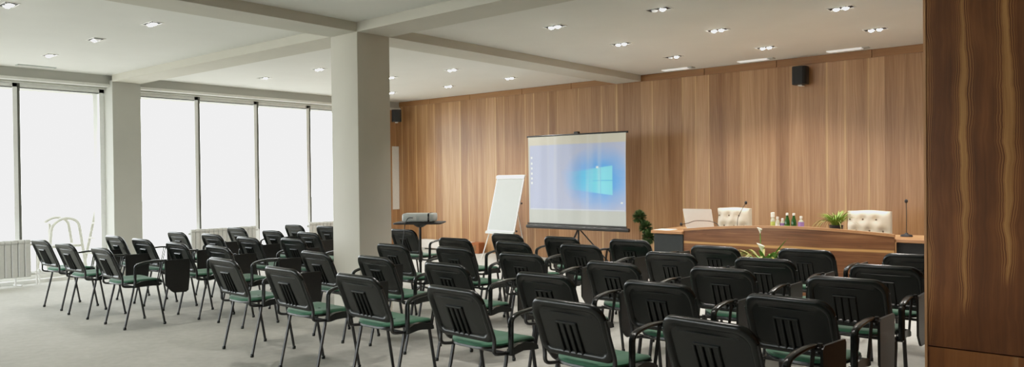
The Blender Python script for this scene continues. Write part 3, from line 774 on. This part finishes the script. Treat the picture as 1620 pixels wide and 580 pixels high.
# laptop
t = thing('laptop', 'open white laptop on the desk, its lid facing the hall', 'laptop', (-4.385,8.86,.765), math.radians(4))
b = MB(); b.rbox(-.185,.0,.0,.185,.25,.018,.006); b.build('base', M['laptop'], t)
b = MB(); b.loft([[(p[0],-.005-.10*(p[1]/.26)-o_,.018+p[1]) for p in rrect(-.19,0,.19,.245,.012,4)] for o_ in (0,.010)], True); ld = b.build('lid', M['laptop'], t)
b = MB(); b.loft([[(p[0],-.005-.10*(p[1]/.26)+.002,.018+p[1]) for p in rrect(-.18,.01,.18,.235,.004,2)] for o_ in (0,)]+[[(p[0],-.005-.10*(p[1]/.26)+.004,.018+p[1]) for p in rrect(-.18,.01,.18,.235,.004,2)]], True); b.build('display', M['dark'], ld)

def gooseneck(name, label, loc, pts, r=.004):
    t = thing(name, label, 'microphone', loc)
    b = MB(); b.lathe([(.058,0),(.062,.006),(.055,.020),(.02,.028),(.012,.04)], (0,0,0), 18); b.build('base', M['dark'], t)
    b = MB(); b.tube(bezn([(0,0,.035)]+pts), r, 8); b.build('gooseneck', M['blackm'], t)
    e = pts[-1]; b = MB(); b.ball(e, .017, 10, 8, 1,1,1.3); b.build('microphone_head', M['dark'], t)
    return t
def bezn(pts):
    pts = [Vector(p) for p in pts]; out = []
    for i in range(len(pts)-1):
        p0 = pts[max(i-1,0)]; p1 = pts[i]; p2 = pts[i+1]; p3 = pts[min(i+2,len(pts)-1)]
        for k in range(6):
            s = k/6; out.append(.5*((2*p1)+(-p0+p2)*s+(2*p0-5*p1+4*p2-p3)*s*s+(-p0+3*p1-3*p2+p3)*s**3))
    out.append(pts[-1]); return out
gooseneck('desk_microphone', 'tall bent gooseneck microphone in front of the left cream chair', (-3.835,8.75,.765), [(.0,0,.10),(.01,0,.17),(.05,0,.25),(.085,0,.31),(.11,0,.35)])
gooseneck('desk_microphone', 'upright gooseneck microphone with round base on the right end of the desk', (-1.995,8.93,.765), [(.002,0,.12),(.003,0,.25),(.0,0,.385)])
gooseneck('desk_microphone', 'low gooseneck microphone arching in front of the white laptop', (-4.02,8.66,.765), [(-.04,0,.085),(-.12,0,.115),(-.22,0,.12),(-.34,0,.115),(-.43,0,.085),(-.53,0,.066)], .0045)
b = MB(); b.rbox(-4.80,8.40,.765,-4.58,8.62,.770,.002); tag(b.build('paper_sheet', M['label_white']), 'white papers on the left end of the desk', 'paper')

# bottles
def bottle(x, y, mat, prof, cap, capm, lab, label, grp):
    t = thing('bottle', label, 'bottle', (x,y,.765), 0, grp)
    b = MB(); b.lathe(prof, (0,0,0), 18); b.build('glass', mat, t)
    r, z = prof[-1]; b = MB(); b.lathe([(r+.003,z-.012),(r+.003,z+cap),(r*.9,z+cap+.002)], (0,0,0), 14); b.build('cap', capm, t)
    if lab: b = MB(); b.lathe([(lab[0],lab[1]),(lab[0],lab[2])], (0,0,0), 18); b.build('paper_label', lab[3], t)
    return t
PG = [(.028,0),(.031,.004),(.031,.125),(.028,.15),(.017,.185),(.0125,.205),(.012,.225)]
G = 'bottles standing on the desk'
bottle(-3.205,8.7, M['bottlegreen'], PG, .012, M['label_white'], (.0316,.04,.10,M['leaf']), 'dark green glass bottle on the desk, left one of the green pair', G)
bottle(-3.128,8.7, M['bottlegreen'], PG, .012, M['label_white'], (.0316,.04,.10,M['leafdark']), 'dark green glass bottle on the desk, right one of the green pair', G)
bottle(-3.375,8.7, M['bottleclear'], [(.022,0),(.026,.004),(.026,.15),(.022,.165),(.019,.17),(.019,.20)], .040, M['lily'], (.0266,.07,.135,M['label_green']), 'pale bottle with a long white cap and lime label at the left of the bottles', G)
bottle(-3.31,8.68, M['bottleclear'], [(.022,0),(.026,.004),(.026,.12),(.020,.145),(.011,.165),(.011,.18)], .012, M['label_white'], (.0266,.03,.10,M['label_white']), 'small clear bottle with a white label between pale and lilac bottles', G)
bottle(-3.268,8.72, M['bottleclear'], [(.024,0),(.028,.004),(.028,.11),(.02,.135),(.011,.15),(.011,.16)], .012, M['label_white'], (.0286,.05,.12,M['label_lilac']), 'small clear bottle with a lilac label left of the green bottles', G)
bottle(-3.045,8.7, M['bottleclear'], [(.028,0),(.033,.005),(.033,.12),(.026,.15),(.012,.168),(.012,.19)], .014, M['label_white'], (.0336,.08,.14,M['label_lilac']), 'small bottle with a lilac label at the right of the green pair', G)

# plants: leaves are drawn as tapered bent blades
def blade(b, base, d, length, w, droop, n=6, up=1.0):
    d = Vector(d).normalized(); side = d.cross(Vector((0,0,1)))
    if side.length < .05: side = Vector((1,0,0))
    side.normalize(); pts = []
    p = Vector(base); dirv = (d+Vector((0,0,up))).normalized(); vs = []
    for i in range(n+1):
        s = i/n; ww = w*math.sin(PI*min(.12+.88*s,.999))**.8 if s < 1 else .0005
        vs += [p-side*ww/2+Vector((0,0,ww*.12)), p+Vector((0,0,-ww*.05)), p+side*ww/2+Vector((0,0,ww*.12))]
        p = p+dirv*(length/n); dirv = (dirv+Vector((0,0,-droop/n))).normalized()
    fs = []
    for i in range(n):
        for k in (0,1): fs.append((i*3+k,i*3+k+1,i*3+k+4,i*3+k+3))
    b.add(vs, fs)
# potted grass on the desk
t = thing('potted_grass', 'bushy light green grass in a black bowl on the desk', 'potted plant', (-2.65,8.68,.765))
b = MB(); b.lathe([(.045,0),(.06,.01),(.072,.09),(.075,.118),(.068,.118),(.066,.10)], (0,0,0), 22); b.build('pot', M['pot'], t)
b = MB(); b.lathe([(.066,.098),(.066,.104)], (0,0,0), 18); b.build('soil', M['soil'], t)
b = MB(); random.seed(3)
for k in range(220):
    a = random.random()*2*PI; r = random.random()*.045
    blade(b, (r*math.cos(a),r*math.sin(a),.10), (math.cos(a),math.sin(a),0), .14+.12*random.random(), .009, 1.2+random.random(), 6, 1.6+1.6*random.random())
b.build('foliage', M['leaflime'], t)
b = MB()
for k in range(26):
    a = PI+random.uniform(-1.1,1.1) if k % 3 else random.random()*2*PI
    blade(b, (.02*math.cos(a),.02*math.sin(a),.10), (math.cos(a),math.sin(a),0), .26+.08*random.random(), .010, 2.9, 9, 1.5)
b.build('dry_blades', M['leafyel'], t)
# calla lily in front of the desk
t = thing('calla_lily_plant', 'white calla lily plant with arching leaves on the floor before the desk', 'potted plant', (-3.12,7.75,0))
b = MB(); b.lathe([(.12,0),(.15,.02),(.18,.42),(.19,.48),(.175,.48),(.17,.44)], (0,0,0), 24); b.build('pot', M['pot'], t)
b = MB(); b.lathe([(.168,.43),(.168,.45)], (0,0,0), 20); b.build('soil', M['soil'], t)
b = MB(); random.seed(5)
for k in range(34):
    a = PI+random.uniform(-.9,.9) if k % 2 else random.random()*2*PI
    blade(b, (.05*math.cos(a),.05*math.sin(a),.45), (math.cos(a),math.sin(a)-.3,0), .44+.16*random.random(), .024, 2.7, 10, 2.0)
b.build('arching_blades', M['leafyel'], t)
b = MB()
for k in range(34):
    a = random.random()*2*PI if k % 2 else random.uniform(-1.2,.8)
    blade(b, (.05+.07*math.cos(a),.07*math.sin(a),.45), (math.cos(a),math.sin(a),0), .17+.14*random.random(), .05, 1.4, 6, 2.0+random.random())
blade(b, (.06,.0,.50), (.35,0,0), .36, .06, .3, 7, 1.6)
b.build('leaves', M['leaf'], t)
def calla(x, y, z, s, lean):
    b = MB(); b.tube(bezn([(x*.3,y*.3,.45),(x*.7,y*.7,(z+.45)/2),(x,y,z)]), .005, 6); st = b.build('flower_stem', M['leaf'], t)
    b = MB(); rings = []
    for i in range(8):
        v = i/7; r = s*(.10+.9*v**1.3)*.5
        rings.append([(x+lean*v*s+r*1.15*math.cos(q),y+r*.7*math.sin(q),z+s*v*(1.05+.22*math.cos(q+PI))) for q in [2*PI*k/18 for k in range(18)]])
    b.loft(rings, False); b.build('bloom', M['lily'], st)
calla(.015,-.05,.635,.075,-.2); calla(-.045,.05,.825,.052,-.1)
# topiary
t = thing('topiary_tree', 'small spiral topiary tree with three leafy balls left of the desk', 'potted plant', (-5.47,9.3,0))
b = MB(); b.lathe([(.10,0),(.12,.02),(.15,.26),(.155,.28),(.14,.28),(.138,.25)], (0,0,0), 22); b.build('pot', M['pot'], t)
b = MB(); b.lathe([(.137,.24),(.137,.26)], (0,0,0), 18); b.build('soil', M['soil'], t)
b = MB(); b.tube(bezn([(0,0,.25),(.05,0,.45),(.10,0,.58),(.02,.02,.70),(-.05,0,.80),(-.07,0,.86)]), .012, 8); b.tube(bezn([(-.06,0,.25),(-.075,.01,.5),(-.075,.01,.80)]), .006, 6); b.build('trunk', M['stem'], t)
random.seed(9)
for (cx, cz, r) in ((-.075,.865,.105),(.03,.72,.10),(.075,.575,.11)):
    b = MB()
    for k in range(230):
        a = random.random()*2*PI; e = math.asin(random.uniform(-.9,1)); d = Vector((math.cos(a)*math.cos(e),math.sin(a)*math.cos(e),math.sin(e)))
        blade(b, Vector((cx,0,cz))+d*r*.3, d, r*.8, .030, .3, 4, .25)
    b.build('leaf_ball', M['leafdark'], t)

# ---------------------------------------------------------------- light
wd = bpy.data.worlds.new('overcast_sky'); scene.world = wd; wd.use_nodes = True
bg = wd.node_tree.nodes['Background']; bg.inputs[0].default_value = (.93,.97,1.0,1); bg.inputs[1].default_value = 7.5

# ---------------------------------------------------------------- camera (level phone camera, room axes 40.5 degrees to its right)
cam = bpy.data.cameras.new('camera'); co = bpy.data.objects.new('camera', cam); COL.objects.link(co); scene.camera = co
F, YAW, PIT, ROLL, CX, CY = 1177.68, .706733, .009505, -.0108332, 810., 292.206
c, s = math.cos(YAW), math.sin(YAW); W2C = Matrix(((c,s,0),(0,0,-1),(-s,c,0)))
c, s = math.cos(PIT), math.sin(PIT); RX = Matrix(((1,0,0),(0,c,-s),(0,s,c)))
c, s = math.cos(ROLL), math.sin(ROLL); RZ = Matrix(((c,-s,0),(s,c,0),(0,0,1)))
Mx = RZ @ RX @ W2C                       # world -> (right, down, forward)
R = Matrix((Mx[0], -Mx[1], -Mx[2])).transposed()
co.matrix_world = Matrix.Translation((0,0,1.45)) @ R.to_4x4()
cam.sensor_width = 36; cam.lens = F/1620*36; cam.clip_start = .05; cam.clip_end = 300
cam.shift_x = 0; cam.shift_y = (CY-290)/1620

scene.view_settings.view_transform = 'Standard'; scene.view_settings.look = 'None'
scene.view_settings.exposure = 0; scene.view_settings.gamma = 1

vs = scene.view_settings
vs.use_curve_mapping = True
cm = vs.curve_mapping
cm.extend = 'HORIZONTAL'
cu = cm.curves[3]
cu.points[0].location = (0,0); cu.points[1].location = (1,.865)
cu.points.new(.20,.215); cu.points.new(.55,.55)
cm.update()
